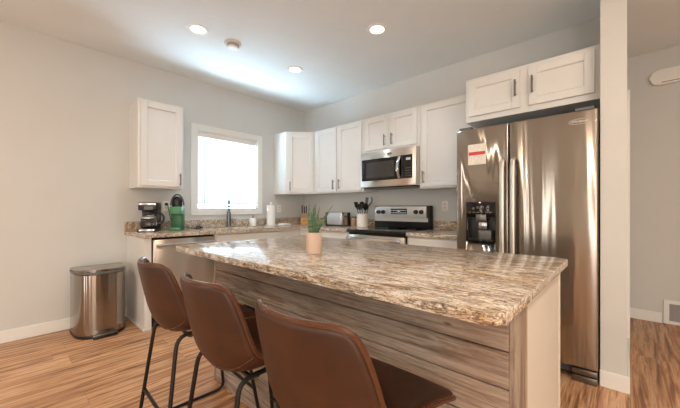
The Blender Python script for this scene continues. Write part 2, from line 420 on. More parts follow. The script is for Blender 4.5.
upper('tall white one-door wall cabinet right of the microwave', (2.290, -.325, ZB), 0, .598, UH, .325, [(.03, .56, .02, UH - .02, .058, .12)])
FZ = 1.912; fh = 2.285 - FZ
upper('deep white two-door cabinet above the refrigerator', (2.893, -.61, FZ), 0, .915, fh, .61,
      [(.03, .428, .045, fh - .03, .40, .195), (.488, .888, .045, fh - .03, .516, .195)])
cc = thing('corner_cabinet', 'white diagonal corner wall cabinet with a single door', 'cabinet', (0.25, -.25, ZB))
obj('body', prism(B(), [(.002, -.002), (.002, -.61), (.305, -.61), (.61, -.305), (.61, -.002)], ZB, ZT), 'cabinet_white', cc, False, True)
mt = Matrix.Translation((.305, -.61, ZB)) @ Matrix.Rotation(PI / 4, 4, 'Z')
dr = obj('door', xf(door_bm(.035, .396, .02, UH - .02), mt), 'cabinet_white', cc, False, True)
obj('handle', xf(handle_bm(.062, .11, -.02), mt), 'nickel', dr, True, True)

# base cabinets, left run (front faces +x at x = .61)
CB = .876
def base(label, origin, rz, w, fronts, d=.608, name='base_cabinet'):
    r = thing(name, label, 'cabinet', origin, rz)
    bm = B(); box(bm, 0, w, 0, d, .1, CB, .001, 1); obj('body', bm, 'cabinet_white', r, False)
    obj('toe_kick', box(B(), 0, w, .06, d, 0, .1), 'cabinet_white', r, False)
    for f in fronts:
        if f[0] == 'door':
            dr = obj('door', door_bm(*f[1:5]), 'cabinet_white', r, False); obj('handle', handle_bm(f[5], f[4] - .1, -.02), 'nickel', dr)
        elif f[0] == 'drawer':
            dr = obj('drawer', slab_bm(*f[1:5]), 'cabinet_white', r, False); obj('handle', handle_bm((f[1] + f[2]) / 2, (f[3] + f[4]) / 2, -.02, False), 'nickel', dr)
        else: obj('false_front', slab_bm(*f[1:5]), 'cabinet_white', r, False)
    return r
ep = thing('cabinet_end_panel', 'white finished end panel beside the dishwasher', 'cabinet panel', (.3, -2.467, 0))
obj('panel', box(B(), .002, .61, -2.497, -2.478, 0, CB, .001, 1), 'cabinet_white', ep, False, True)
obj('filler_strip', box(B(), .56, .612, -2.478, -2.438, 0, CB, .001, 1), 'cabinet_white', ep, False, True)
obj('shoe_molding', box(B(), .016, .61, -2.508, -2.497, 0, .022, .003), 'white_trim', ep, False, True)
base('white sink base cabinet under the window', (.61, -1.824, 0), PI / 2, .912, [('false', .02, .892, .72, .86), ('door', .02, .45, .12, .70, .42), ('door', .462, .892, .12, .70, .49)], name='sink_cabinet')
cb = thing('corner_base_cabinet', 'white corner base cabinet below the knife block', 'cabinet', (.3, -.4, 0))
obj('body', prism(B(), [(.002, -.002), (.002, -.911), (.61, -.911), (.61, -.61), (.93, -.61), (.93, -.002)], 0, CB), 'cabinet_white', cb, False, True)
base('white drawer base cabinet left of the range', (.932, -.61, 0), 0, .59, [('drawer', .02, .57, .70, .86), ('door', .02, .57, .12, .68, .53)])
base('white drawer base cabinet between range and refrigerator', (2.304, -.61, 0), 0, .58, [('drawer', .02, .56, .70, .86), ('door', .02, .56, .12, .68, .06)])

# dishwasher
dw = thing('dishwasher', 'stainless steel dishwasher under the left counter', 'dishwasher', (.3, -2.131, 0))
obj('body', box(B(), .05, .60, -2.432, -1.83, .1, CB - .01), 'dark_gap', dw, False, True)
obj('kick_plate', box(B(), .50, .55, -2.432, -1.83, .0, .1), 'black_plastic', dw, False, True)
obj('door', box(B(), .60, .632, -2.428, -1.834, .11, CB - .022, .005), 'stainless_flat', dw, True, True)
bm = B(); tube(bm, fillet([(.63, -2.40, .80), (.675, -2.40, .80), (.675, -1.865, .80), (.63, -1.865, .80)], .02), .012, 10); obj('handle', bm, 'chrome', dw, True, True)

# counters
def counter_piece(bm, x0, x1, y0, y1): box(bm, x0, x1, y0, y1, CB, H, .007, 2)
ct = thing('kitchen_countertop', 'speckled brown granite countertop running along window wall and corner', 'countertop', (.3, -1.2, CB))
SX0, SX1, SY0, SY1 = .16, .54, -1.70, -1.02
bm = B(); prism(bm, [(.002, -.002), (.002, -2.52), (.648, -2.52), (.648, -.648), (1.526, -.648), (1.526, -.002)], CB, H, .006)
o = obj('slab', bm, 'granite', None, False)
cut(o, [box(B(), SX0, SX1, SY0, SY1, CB - .05, H + .05)]); o.parent = ct; o.data.transform(ct.matrix_basis.inverted())
bm = B(); box(bm, .002, .022, -2.52, -.002, H, H + .1, .003); box(bm, .022, 1.526, -.022, -.002, H, H + .1, .003)
obj('backsplash', bm, 'granite', ct, False, True)
ct = thing('side_countertop', 'short granite countertop between the range and refrigerator', 'countertop', (2.6, -.3, CB))
obj('slab', box(B(), 2.304, 2.886, -.648, -.002, CB, H, .006), 'granite', ct, False, True)
obj('backsplash', box(B(), 2.304, 2.886, -.022, -.002, H, H + .1, .003), 'granite', ct, False, True)
sk = thing('kitchen_sink', 'undermount stainless sink below the faucet', 'sink', (.35, -1.36, CB - .2))
bm = B(); a0, a1, b0, b1, zt, zb = SX0 - .004, SX1 + .004, SY0 - .004, SY1 + .004, CB - .001, CB - .19
box(bm, a0, a1, b0, b1, zb, zb + .004); box(bm, a0, a0 + .004, b0, b1, zb, zt); box(bm, a1 - .004, a1, b0, b1, zb, zt); box(bm, a0, a1, b0, b0 + .004, zb, zt); box(bm, a0, a1, b1 - .004, b1, zb, zt)
obj('basin', bm, 'stainless_flat', sk, False, True); obj('drain', lathe(B(), [(.045, zb + .004), (.045, zb + .007), (.02, zb + .006)], (.35, -1.36, 0)), 'chrome', sk, True, True)

# ------------------------------------------------------------------ range
RX0, RX1 = 1.530, 2.300; XM = (RX0 + RX1) / 2
rg = thing('kitchen_range', 'stainless electric range with black glass top and back control panel', 'stove', (XM, -.34, 0))
obj('body', box(B(), RX0, RX1, -.625, -.03, .03, .885, .002, 1), 'black_metal', rg, False, True)
obj('cooktop', box(B(), RX0, RX1, -.672, -.10, .885, .918, .006), 'black_gloss', rg, True, True)
bm = B(); bf = -.115
for x, y, r in ((1.72, -.25, .09), (2.11, -.25, .075), (1.72, -.50, .075), (2.11, -.50, .11)):
    obj('burner_ring', lathe(B(), [(r, .9182), (r, .9186), (r - .004, .9186), (r - .004, .9182), (r, .9182)], (x, y, 0), 40, cap=False), 'grey_plastic', rg, True, True)
bg = obj('backguard', box(B(), RX0, RX1, bf, -.03, .915, 1.19, .006), 'black_metal', rg, True, True)
bm = B(); box(bm, RX0 + .006, RX1 - .036, bf - .012, bf, 1.045, 1.183, .004); box(bm, RX0 + .006, RX1 - .02, bf - .004, bf, 1.0, 1.046)
obj('control_panel', bm, 'range_silver', bg, True, True)
dp = obj('display', box(B(), XM + .04 - .17, XM + .10, bf - .015, bf - .012, 1.088, 1.155, .001), 'black_gloss', bg, False, True)
bm = B()
for i in range(9):
    for j in range(2): box(bm, XM + .04 - .16 + i * .024, XM + .04 - .145 + i * .024, bf - .0162, bf - .015, 1.1 + j * .03, 1.108 + j * .03)
box(bm, XM + .04 - .075, XM + .04 - .035, bf - .0163, bf - .015, 1.118, 1.128); obj('display_marks', bm, 'led', dp, False, True)
for x in (RX0 + .075, RX0 + .145, RX1 - .165, RX1 - .095):
    k = obj('knob', lathe(B(), [(.026, 0), (.026, .012), (.022, .028), (.0, .03)][:3], (x, bf - .012, 1.115), 20, axis='Y'), 'black_plastic', bg, True, True)
od = obj('oven_door', box(B(), RX0 + .004, RX1 - .004, -.655, -.626, .22, .858, .006), 'stainless_flat', rg, True, True)
obj('door_glass', box(B(), RX0 + .02, RX1 - .02, -.659, -.655, .30, .775, .002), 'black_gloss', od, False, True)
bm = B(); box(bm, RX0 + .02, RX1 - .02, -.715, -.69, .788, .838, .008)
for x in (RX0 + .04, RX1 - .055): box(bm, x, x + .015, -.695, -.654, .798, .828)
obj('handle', bm, 'chrome', od, True, True)
obj('storage_drawer', box(B(), RX0 + .004, RX1 - .004, -.65, -.62, .05, .212, .006), 'stainless_flat', rg, True, True)
sr = lathe(B(), [(.035, 0), (.05, .006), (.058, .022), (.054, .022), (.045, .01), (.0, .008)][:5], (0, 0, 0), 28)
box(sr, .045, .12, -.014, .014, .012, .020, .004)
so = obj('spoon_rest', sr, 'black_gloss'); so.location = (2.03, -.26, .919); so.rotation_euler = (0, 0, 2.6); single(so, 'small black spoon rest lying on the glass cooktop', 'spoon rest')

# ------------------------------------------------------------------ microwave
mw = thing('microwave_oven', 'stainless over-the-range microwave with black glass door', 'microwave', (1.905, -.2, 1.41))
MX0, MX1, MF, Z0, Z1 = 1.532, 2.288, -.385, 1.412, 1.830
obj('body', box(B(), MX0, MX1, MF, -.004, Z0, Z1, .002, 1), 'stainless_flat', mw, False, True)
obj('underside_grille', box(B(), MX0 + .02, MX1 - .02, MF + .02, -.03, Z0 - .012, Z0), 'black_plastic', mw, False, True)
fr = obj('front_frame', box(B(), MX0, MX1, MF - .022, MF, Z0, Z1, .004), 'stainless_flat', mw, True, True)
obj('door_glass', box(B(), MX0 + .02, 2.115, MF - .026, MF - .022, Z0 + .075, Z1 - .085, .002), 'black_gloss', fr, False, True)
obj('window_mesh', box(B(), MX0 + .085, 2.02, MF - .0275, MF - .026, Z0 + .11, Z1 - .125, .0005, 1), 'dark_glass', fr, False, True)
cp = obj('control_panel', box(B(), 2.118, 2.245, MF - .026, MF - .022, Z0 + .075, Z1 - .085, .002), 'black_gloss', fr, False, True)
bm = B()
for i in range(4):
    for j in range(3): obj('key', box(B(), 2.165 + j * .024, 2.178 + j * .024, MF - .0272, MF - .026, Z0 + .10 + i * .028, Z0 + .107 + i * .028), 'grey_plastic', cp, False, True)
obj('clock_display', box(B(), 2.17, 2.225, MF - .0272, MF - .026, Z0 + .275, Z0 + .30), 'led', cp, False, True)
bm = B(); pts = [(2.085, MF - .026 - .045 * math.sin(PI * i / 12), Z0 + .085 + (Z1 - Z0 - .18) * i / 12) for i in range(13)]
tube(bm, pts, .017, 10, flat=.55); obj('handle', bm, 'chrome', fr, True, True)
bm = B(); lathe(bm, [(.022, 0), (.022, .002), (.019, .003)], (1.95, MF - .022, Z1 - .045), 20, sx=1.5, sy=.7, axis='Y'); obj('maker_badge', bm, 'nickel', fr, True, True)

# ------------------------------------------------------------------ refrigerator
FX0, FX1, FF, FT = 2.884, 3.806, -.80, 1.806
rf = thing('refrigerator', 'large stainless side-by-side refrigerator with water dispenser', 'refrigerator', (3.35, -.4, 0))
obj('body', box(B(), FX0 + .004, FX1 - .004, -.72, -.03, .04, FT - .025, .004), 'grey_plastic', rf, True, True)
FS = 3.286
ld = obj('left_door', box(B(), FX0, FS - .003, FF, -.735, .095, FT, .012, 3), 'stainless', None)
DX0, DX1, DZ0, DZ1 = 2.968, 3.188, .885, 1.207
cut(ld, [box(B(), DX0 + .012, DX1 - .012, FF - .05, FF + .052, DZ0 + .02, DZ0 + .20)])
ld.parent = rf; ld.data.transform(rf.matrix_basis.inverted()); ld['label'] = 'left refrigerator door with dispenser'
rd = obj('right_door', box(B(), FS + .003, FX1, FF, -.735, .095, FT, .012, 3), 'stainless', rf, True, True)
def fr_handle(x, par):
    bm = B(); ya = FF - .05
    pts = [(x, FF, 1.53), (x, FF - .034, 1.522), (x, ya, 1.47), (x, ya - .004, 1.0), (x, ya, .55), (x, FF - .034, .50), (x, FF, .492)]
    tube(bm, fillet(pts, .06), .0175, 12, flat=.6); obj('handle', bm, 'handle_steel', par, True, True)
fr_handle(FS - .036, ld); fr_handle(FS + .036, rd)
ds = obj('dispenser_bezel', None or (lambda bm: (box(bm, DX0, DX1, FF - .005, FF - .0005, DZ0 + .2, DZ1, .002), box(bm, DX0, DX0 + .012, FF - .005, FF - .0005, DZ0, DZ0 + .2, .001), box(bm, DX1 - .012, DX1, FF - .005, FF - .0005, DZ0, DZ0 + .2, .001), box(bm, DX0 + .012, DX1 - .012, FF - .005, FF - .0005, DZ0, DZ0 + .02, .001), bm)[-1])(B()), 'black_gloss', ld, True, True)
bm = B(); e = .001
a, b, z0, z1, yb = DX0 + .012, DX1 - .012, DZ0 + .02, DZ0 + .2, FF + .05
box(bm, a + e, b - e, yb - .002, yb, z0 + e, z1 - e); box(bm, a + e, a + .003, FF, yb, z0 + e, z1 - e); box(bm, b - .003, b - e, FF, yb, z0 + e, z1 - e); box(bm, a + e, b - e, FF, yb, z1 - .003, z1 - e); box(bm, a + e, b - e, FF, yb, z0 + e, z0 + .003)
obj('dispenser_cavity', bm, 'black_plastic', ld, False, True)
xm = 3.085; bm = B()
box(bm, xm - .04, xm + .04, FF - .008, FF + .02, DZ0 + .165, DZ0 + .222, .003); obj('dispenser_spout', bm, 'nickel', ld, True, True)
obj('dispenser_paddle', box(B(), xm - .022, xm + .042, FF + .005, FF + .02, DZ0 + .105, DZ0 + .16, .004), 'chrome', ld, True, True)
obj('drip_tray', box(B(), xm - .022, xm + .075, FF + .0, FF + .04, DZ0 + .024, DZ0 + .095, .004), 'grey_plastic', ld, True, True)
bm = B()
for i, (dx, dz) in enumerate(((-.055, 0), (-.02, .008), (.0, -.006), (.018, .01), (.055, 0))):
    lathe(bm, [(.009, 0), (.009, .001), (.006, .001), (.006, 0)], (xm - .005 + dx, FF - .005, DZ0 + .27 + dz), 14, axis='Y')
for i in range(6): box(bm, DX0 + .02 + i * .032, DX0 + .04 + i * .032, FF - .0062, FF - .005, DZ0 + .238, DZ0 + .242)
obj('dispenser_buttons', bm, 'grey_print', ds, False, True)
# printed notice on the left door
bm = B(); NX0, NX1, NZ0, NZ1 = 2.982, 3.122, 1.510, 1.676
nt = obj('printed_notice', box(bm, NX0, NX1, FF - .0012, FF - .0002, NZ0, NZ1), 'printed_paper', ld, False, True); nt['label'] = 'white paper notice with a red band'
obj('red_band', box(B(), NX0 + .006, NX1 - .006, FF - .0018, FF - .0012, NZ0 + .078, NZ0 + .104), 'red_print', nt, False, True)
# maker's script badge
cu = bpy.data.curves.new('badge', 'FONT'); cu.body = 'Whirlpool'; cu.size = .021; cu.extrude = .0008; cu.shear = .3
to = bpy.data.objects.new('badge_text', cu); COL.objects.link(to); bpy.context.view_layer.update()
me = bpy.data.meshes.new_from_object(to.evaluated_get(bpy.context.evaluated_depsgraph_get())); bpy.data.objects.remove(to)
me.transform(Matrix.Translation((3.664, FF - .001, 1.728)) @ Matrix.Rotation(PI / 2, 4, 'X'))
bm = B(); bm.from_mesh(me)
tube(bm, [(3.71 + .056 * math.cos(i * .3), FF - .001, 1.733 + .017 * math.sin(i * .3)) for i in range(3, 19)], .0012, 6)
obj('maker_badge', bm, 'badge_silver', rd, False, True)
bm = B(); box(bm, FX0 + .01, FX1 - .01, -.735, -.70, .03, .09, .003)
for i in range(10): box(bm, FX0 + .03, FX1 - .14, -.738, -.735, .04 + i * .004, .042 + i * .004)
obj('base_grille', bm, 'grey_plastic', rf, True, True)
bm = B(); box(bm, FX1 - .135, FX1 - .003, -.80, -.70, .052, .09, .004); box(bm, FX1 - .135, FX1 - .003, -.80, -.70, .0, .046, .004); obj('foot_cover', bm, 'nickel', rf, True, True)
for a in (FX0 + .02, FX1 - .12): obj('hinge_cover', box(B(), a, a + .1, -.79, -.66, FT, FT + .02, .005), 'grey_plastic', rf, True, True)

# ------------------------------------------------------------------ island
IX0, IX1, IY0, IY1 = 1.795, 3.738, -2.648, -1.565
CI = H - .030
BX0, BX1, BY0, BY1 = 1.90, 3.700, -2.412, -1.60
isl = thing('kitchen_island', 'kitchen island clad in weathered grey barn wood boards', 'kitchen island', ((BX0 + BX1) / 2, -2.0, 0))
obj('body', box(B(), BX0 + .02, BX1 - .004, BY0, BY1, 0, CI), 'panel_beige', isl, False, True)
zs = [CI - .001, .745, .637, .527, .417, .307, .197, .087, .0]
for i in range(len(zs) - 1):
    obj('cladding_board', box(B(), BX0 + .022, BX1 - .003, BY0 - .019, BY0, zs[i + 1] + .0025, zs[i] - .0015, .0025, 1), 'barn_wood', isl, True, True)
obj('end_board', box(B(), BX1 - .003, BX1 + .013, BY0 - .019, -2.295, 0.002, CI - .001, .002, 1), 'barn_trim', isl, True, True)
obj('end_board', box(B(), BX0, BX0 + .021, BY0 - .022, -2.30, 0.002, CI - .001, .002, 1), 'barn_trim', isl, True, True)
obj('raw_edge_strip', box(B(), BX1 - .004, BX1 + .010, -2.295, -2.268, 0.002, CI - .001, .001, 1), 'raw_edge', isl, False, True)
bm = B(); box(bm, BX1 - .004, BX1 + .006, -2.268, -1.625, .002, CI - .001, .001, 1); box(bm, BX1 - .004, BX1 + .010, -1.625, BY1 - .001, .002, CI - .001, .002, 1)
obj('end_panel', bm, 'panel_beige', isl, False, True)
o = obj('side_panel', box(B(), BX0, BX0 + .02, -2.30, BY1, .002, CI - .001, .001, 1), 'panel_beige', isl, False, True)
def rrect(x0, x1, y0, y1, r, n=6):
    out = []
    for cx, cy, a in ((x1 - r, y1 - r, 0), (x0 + r, y1 - r, PI / 2), (x0 + r, y0 + r, PI), (x1 - r, y0 + r, 1.5 * PI)):
        for k in range(n + 1): out.append((cx + r * math.cos(a + k * PI / 2 / n), cy + r * math.sin(a + k * PI / 2 / n)))
    return out
o = obj('island_countertop', prism(B(), rrect(IX0 - 2.78, IX1 - 2.78, IY0 + 2.1, IY1 + 2.1, .035), 0, H - CI, .010, 3), 'granite'); o.location = (2.78, -2.1, CI)
single(o, 'large polished granite top of the kitchen island with the potted plant', 'countertop')

ol = thing('island_outlet', 'black outlet cover on the barn wood front between two stools', 'outlet', (2.343, BY0 - .019, .556))
obj('cover_plate', box(B(), -.058, .058, -.008, -.0005, -.036, .036, .004), 'black_plastic', ol)
for x in (-.02, .02): obj('socket', box(B(), x - .014, x + .014, -.011, -.008, -.017, .017, .002), 'black_gloss', ol)
# ------------------------------------------------------------------ plant
pl = thing('potted_plant', 'spiky green snake plant in a beige pot on the island', 'plant', (2.722, -2.278, H + .001))
obj('pot', lathe(B(), [(.036, 0), (.039, .004), (.042, .110), (.039, .112), (.037, .103), (.03, .102)], n=36), 'pot_beige', pl)
obj('soil', lathe(B(), [(.035, .094), (.035, .103), (.02, .106)], n=24), 'soil', pl)
def leaf(px, py, dx, dy, L, wd, seed):
    bm = B(); n = 12; rows = []
    d = Vector((dx, dy, 0)); side = Vector((math.cos(seed), math.sin(seed), 0))
    for i in range(n + 1):
        q = i / n; c = Vector((px, py, .100)) + d * (q ** 1.25) + Vector((0, 0, L * q))
        wdt = wd * (.75 + .5 * q - 1.25 * q ** 3.2) * 1.0 + .0006; nn = side.cross(Vector((0, 0, 1)))
        rows.append([bm.verts.new(c + side * wdt * s + nn * (.35 * wdt * (1 - abs(s)) + o2)) for s, o2 in ((-1, 0), (0, 0), (1, 0), (0, -.003))])
    for i in range(n):
        for k in range(4): bm.faces.new((rows[i][k], rows[i][(k + 1) % 4], rows[i + 1][(k + 1) % 4], rows[i + 1][k]))
    bm.faces.new(rows[0]); bm.faces.new(rows[-1]); return bm
vr = Vector((.735, -.678, 0)) ; vr = Vector((.735, .678, 0))   # image-right direction on the ground
for (r0, r1, dep, L, wd, sd) in ((-.020, -.026, .0, .165, .0066, .75), (-.010, -.014, .01, .125, .007, .4), (.0, .008, -.01, .168, .0066, .9), (.004, .030, .004, .150, .0062, .5),
                                 (.012, .072, -.004, .118, .007, .8), (.016, .102, .006, .158, .0064, .6), (-.024, -.034, .012, .14, .006, 1.1), (-.012, -.016, -.014, .075, .0065, .6), (.008, .04, -.014, .09, .0065, .9), (-.004, -.004, .016, .155, .0062, .3)):
    p = vr * r0 + Vector((.678, -.735, 0)) * -dep; d = vr * (r1 - r0) + Vector((-.02, .02, 0)) * (dep * 20 * .3)
    obj('leaf', leaf(p.x, p.y, d.x, d.y, L, wd, sd), 'leaf', pl)

# ------------------------------------------------------------------ counter stools
def make_stool():
    r = thing('counter_stool', '', 'stool')
    ST = [(.222, .562, .236, -.022, .0), (.231, .588, .254, -.018, .0), (.20, .607, .262, -.012, .002), (.09, .604, .246, 0, .026), (-.04, .582, .230, .01, .058), (-.125, .576, .232, .03, .075),
          (-.172, .608, .230, .055, .070), (-.2, .67, .225, .068, .045), (-.222, .76, .219, .070, .018), (-.24, .845, .207, .064, .002), (-.256, .902, .190, .056, -.002)]
    # smooth stations (Catmull-Rom)
    SS = []
    for i in range(len(ST) - 1):
        p = [Vector(ST[max(i - 1, 0)]), Vector(ST[i]), Vector(ST[i + 1]), Vector(ST[min(i + 2, len(ST) - 1)])] if False else [ST[max(i - 1, 0)], ST[i], ST[i + 1], ST[min(i + 2, len(ST) - 1)]]
        for k in range(3):
            q = k / 3
            SS.append([.5 * (2 * p[1][j] + (p[2][j] - p[0][j]) * q + (2 * p[0][j] - 5 * p[1][j] + 4 * p[2][j] - p[3][j]) * q * q + (3 * p[1][j] - p[0][j] - 3 * p[2][j] + p[3][j]) * q ** 3) for j in range(5)])
    SS.append(list(ST[-1])); NU = 20; n = len(SS)
    def pt(i, u):
        y, z, hw, ey, ez = SS[i]; a = abs(u) ** 2.3
        # rounded corners at both ends
        return Vector(((hw - .030) * u, y + ey * a, z + ez * a ))
    def drop(i, u): return Vector((0, 0, -(.016 * abs(u) ** 10) * max(0, 1 - (n - 1 - i) / 3) ** 2))
    us = [-1 + 2 * k / NU for k in range(NU + 1)]
    P = [[pt(i, u) for u in us] for i in range(n)]
    def nrm(i, k):
        a = P[min(i + 1, n - 1)][k] - P[max(i - 1, 0)][k]; b = P[i][min(k + 1, NU)] - P[i][max(k - 1, 0)]
        return b.cross(a).normalized()
    bm = B(); T = .032
    I = [[None] * (NU + 1) for _ in range(n)]; O = [[None] * (NU + 1) for _ in range(n)]
    for i in range(n):
        for k in range(NU + 1):
            nn = nrm(i, k); q = min(1, i / 4) ; th = T * (.8 + .2 * min(1, (n - 1 - i) / 3))
            dd = drop(i, us[k]); I[i][k] = bm.verts.new(P[i][k] + dd); O[i][k] = bm.verts.new(P[i][k] + nn * th * SGN + dd)
    for i in range(n - 1):
        for k in range(NU):
            bm.faces.new((I[i][k], I[i][k + 1], I[i + 1][k + 1], I[i + 1][k])); bm.faces.new((O[i][k], O[i + 1][k], O[i + 1][k + 1], O[i][k + 1]))
    for i in range(n - 1):
        for k in (0, NU): bm.faces.new((I[i][k], I[i + 1][k], O[i + 1][k], O[i][k]))
    for k in range(NU):
        for i in (0, n - 1): bm.faces.new((I[i][k], I[i][k + 1], O[i][k + 1], O[i][k]))
    rim = [(I[i][0].co + O[i][0].co) / 2 for i in range(n)] + [(I[n - 1][k].co + O[n - 1][k].co) / 2 for k in range(1, NU)] + [(I[i][NU].co + O[i][NU].co) / 2 for i in range(n - 1, -1, -1)] + [(I[0][k].co + O[0][k].co) / 2 for k in range(NU - 1, 0, -1)]
    j = 17; seam = [O[j][k].co.copy() for k in range(NU + 1)]
    sh = obj('seat_shell', bm, 'leather', r); sh['label'] = 'brown leather bucket seat'
    md = sh.modifiers.new('round', 'SUBSURF'); md.levels = 2; md.render_levels = 2
    obj('piping', tube(B(), rim, .0085, 8, True), 'leather_edge', sh)
    obj('seam', tube(B(), seam, .0022, 6), 'leather_edge', sh)
    for s in (-1, 1):
        bm = B(); tube(bm, fillet([(s * .168, -.165, .566), (s * .168, .150, .566), (s * .222, .235, .012), (s * .222, -.235, .012)], .055, True), .0090, 10, True)
        obj('sled_leg', bm, 'black_metal', r)
    for y in (-.208, .208): obj('rung', tube(B(), [(-.205, y, .19), (.205, y, .19)], .0085, 10), 'black_metal', r)
    for y in (-.09, .1): obj('cross_bar', tube(B(), fillet([(-.168, y, .562), (-.12, y, .532), (.12, y, .532), (.168, y, .562)], .03), .0085, 8), 'black_metal', r)
    return r
SGN = 1
stool = make_stool()
for i, (x, y, a, lab) in enumerate(((2.265, -2.684, -.04, 'brown leather counter stool farthest from the camera, nearest the trash can'),
                                    (2.81, -2.684, -.03, 'middle brown leather counter stool of the three at the island'),
                                    (3.335, -2.686, .02, 'nearest brown leather counter stool, largest in front of the island'))):
    o = stool if i == 0 else copy_tree(stool)
    o.location = (x, y, 0); o.rotation_euler = (0, 0, a); o['label'] = lab; o['group'] = 'leather stools along the island'

# ------------------------------------------------------------------ trash can
tr = thing('trash_can', 'stainless steel pedal trash can against the left wall', 'trash can', (.28, -2.775, 0), math.radians(0))
def dshape(w, d, n=28, grow=0):
    pts = []; hw = w / 2 + grow
    for i in range(n + 1):
        a = -PI / 2 + PI * i / n; ex = 2 / 3.4
        c, s_ = math.cos(a), math.sin(a)
        pts.append((-.16 - grow + (d + 2 * grow) * (abs(c) ** ex), hw * math.copysign(abs(s_) ** ex, s_)))
    return pts
obj('base_ring', prism(B(), dshape(.40, .35, grow=.002), 0, .022, .003), 'black_plastic', tr)
obj('body', prism(B(), dshape(.395, .345), .022, .56, .002), 'stainless_can', tr)
obj('lid_rim', prism(B(), dshape(.40, .35, grow=.003), .565, .585, .003), 'grey_plastic', tr)
obj('lid', prism(B(), dshape(.398, .348), .585, .605, .012, 3), 'stainless_can', tr)
obj('pedal', box(B(), .16, .245, -.09, .09, .006, .028, .006), 'black_plastic', tr)
obj('pedal_plate', box(B(), .16, .25, -.092, .092, .029, .044, .005), 'nickel', tr)

H0 = H; H = H + .0012
# ------------------------------------------------------------------ things on the left counter
def outlet(label, loc, rz, plug=False):
    r = thing('wall_outlet', label, 'outlet', loc, rz)
    obj('cover_plate', box(B(), -.037, .037, -.006, -.0005, -.058, .058, .003), 'white_plastic', r)
    for z in (-.02, .02):
        sk = obj('socket', box(B(), -.017, .017, -.008, -.006, z - .014, z + .014, .002), 'crock_white', r)
        obj('slots', box(box(B(), -.009, -.006, -.0088, -.0079, z - .004, z + .006), .006, .009, -.0088, -.0079, z - .004, z + .006), 'dark_gap', sk, False)
    return r
outlet('white wall outlet behind the green coffee machine', (0, -2.112, 1.186), PI / 2)
outlet('white wall outlet beside the paper towels', (0, -.512, 1.157), PI / 2)
outlet('white wall outlet right of the range', (2.43, 0, 1.185), 0)

cm = thing('coffee_maker', 'black drip coffee maker with a glass carafe', 'coffee maker', (.24, -2.345, H), math.radians(60))
# local: front is -y
obj('base', box(B(), -.085, .085, -.125, .10, 0, .035, .008), 'black_plastic', cm)
obj('base_band', box(B(), -.07, .07, -.1275, -.122, .006, .028, .001), 'chrome', cm)
obj('tower', box(B(), -.085, .085, .03, .10, .035, .28, .008), 'black_plastic', cm)
obj('brew_head', box(B(), -.085, .085, -.10, .10, .222, .305, .012, 3), 'black_plastic', cm)
obj('head_band', box(B(), -.078, .078, -.1025, -.099, .275, .298, .001), 'chrome', cm)
obj('button_panel', box(B(), -.03, .05, -.1025, -.099, .225, .262, .001), 'grey_plastic', cm)
bm = B(); lathe(bm, [(.06, .037), (.074, .05), (.078, .09), (.068, .145), (.05, .180), (.05, .19)], (0, -.05, 0), 28)
cf = obj('carafe', bm, 'glass', cm)
obj('coffee', lathe(B(), [(.056, .041), (.070, .052), (.0725, .065)], (0, -.05, 0), 24), 'coffee_brown', cf)
obj('carafe_lid', lathe(B(), [(.051, .19), (.052, .205), (.02, .212)], (0, -.05, 0), 24), 'black_plastic', cf)
bm = B(); lathe(bm, [(.072, .138), (.072, .143), (.066, .155), (.064, .15)], (0, -.05, 0), 28); obj('carafe_band', bm, 'chrome', cf)
bm = B(); tube(bm, fillet([(.04, -.05, .19), (.115, -.05, .195), (.145, -.05, .15), (.130, -.05, .09), (.074, -.05, .08)], .03), .011, 8); obj('handle', bm, 'black_plastic', cf)

gm = thing('capsule_coffee_machine', 'green single-serve capsule coffee machine with a black dome', 'coffee machine', (.22, -2.07, H), math.radians(58))
obj('body', box(B(), -.058, .058, -.02, .12, 0, .25, .014, 3), 'green_plastic', gm)
obj('brew_head', box(B(), -.060, .060, -.085, .06, .175, .262, .014, 3), 'green_light', gm)
obj('drip_tray', box(B(), -.058, .058, -.115, -.015, 0, .03, .008), 'green_light', gm)
obj('drip_grate', box(B(), -.045, .045, -.105, -.03, .030, .033), 'grey_plastic', gm)
obj('dome', lathe(B(), [(.052, 0), (.055, .03), (.052, .07), (.04, .1), (.018, .115)], (0, .02, .262), 28), 'black_plastic', gm)
bm = B(); tube(bm, [(.066 * math.cos(PI * i / 16), .02, .275 + .125 * math.sin(PI * i / 16)) for i in range(17)], .008, 8); obj('lift_handle', bm, 'grey_plastic', gm)
bm = B(); tube(bm, fillet([(.035, .12, .03), (.11, .17, .012), (.2, .1, .008), (.25, .0, .008)], .05), .004, 8); obj('power_cord', bm, 'black_plastic', gm)
bm = B(); box(bm, .005, .030, -2.128, -2.098, 1.19, 1.222, .004); tube(bm, fillet([(.03, -2.113, 1.2), (.06, -2.11, 1.19), (.07, -2.09, 1.05), (.08, -2.06, .95)], .04), .004, 8)
o = obj('wall_plug', bm, 'black_plastic', gm, True, True)

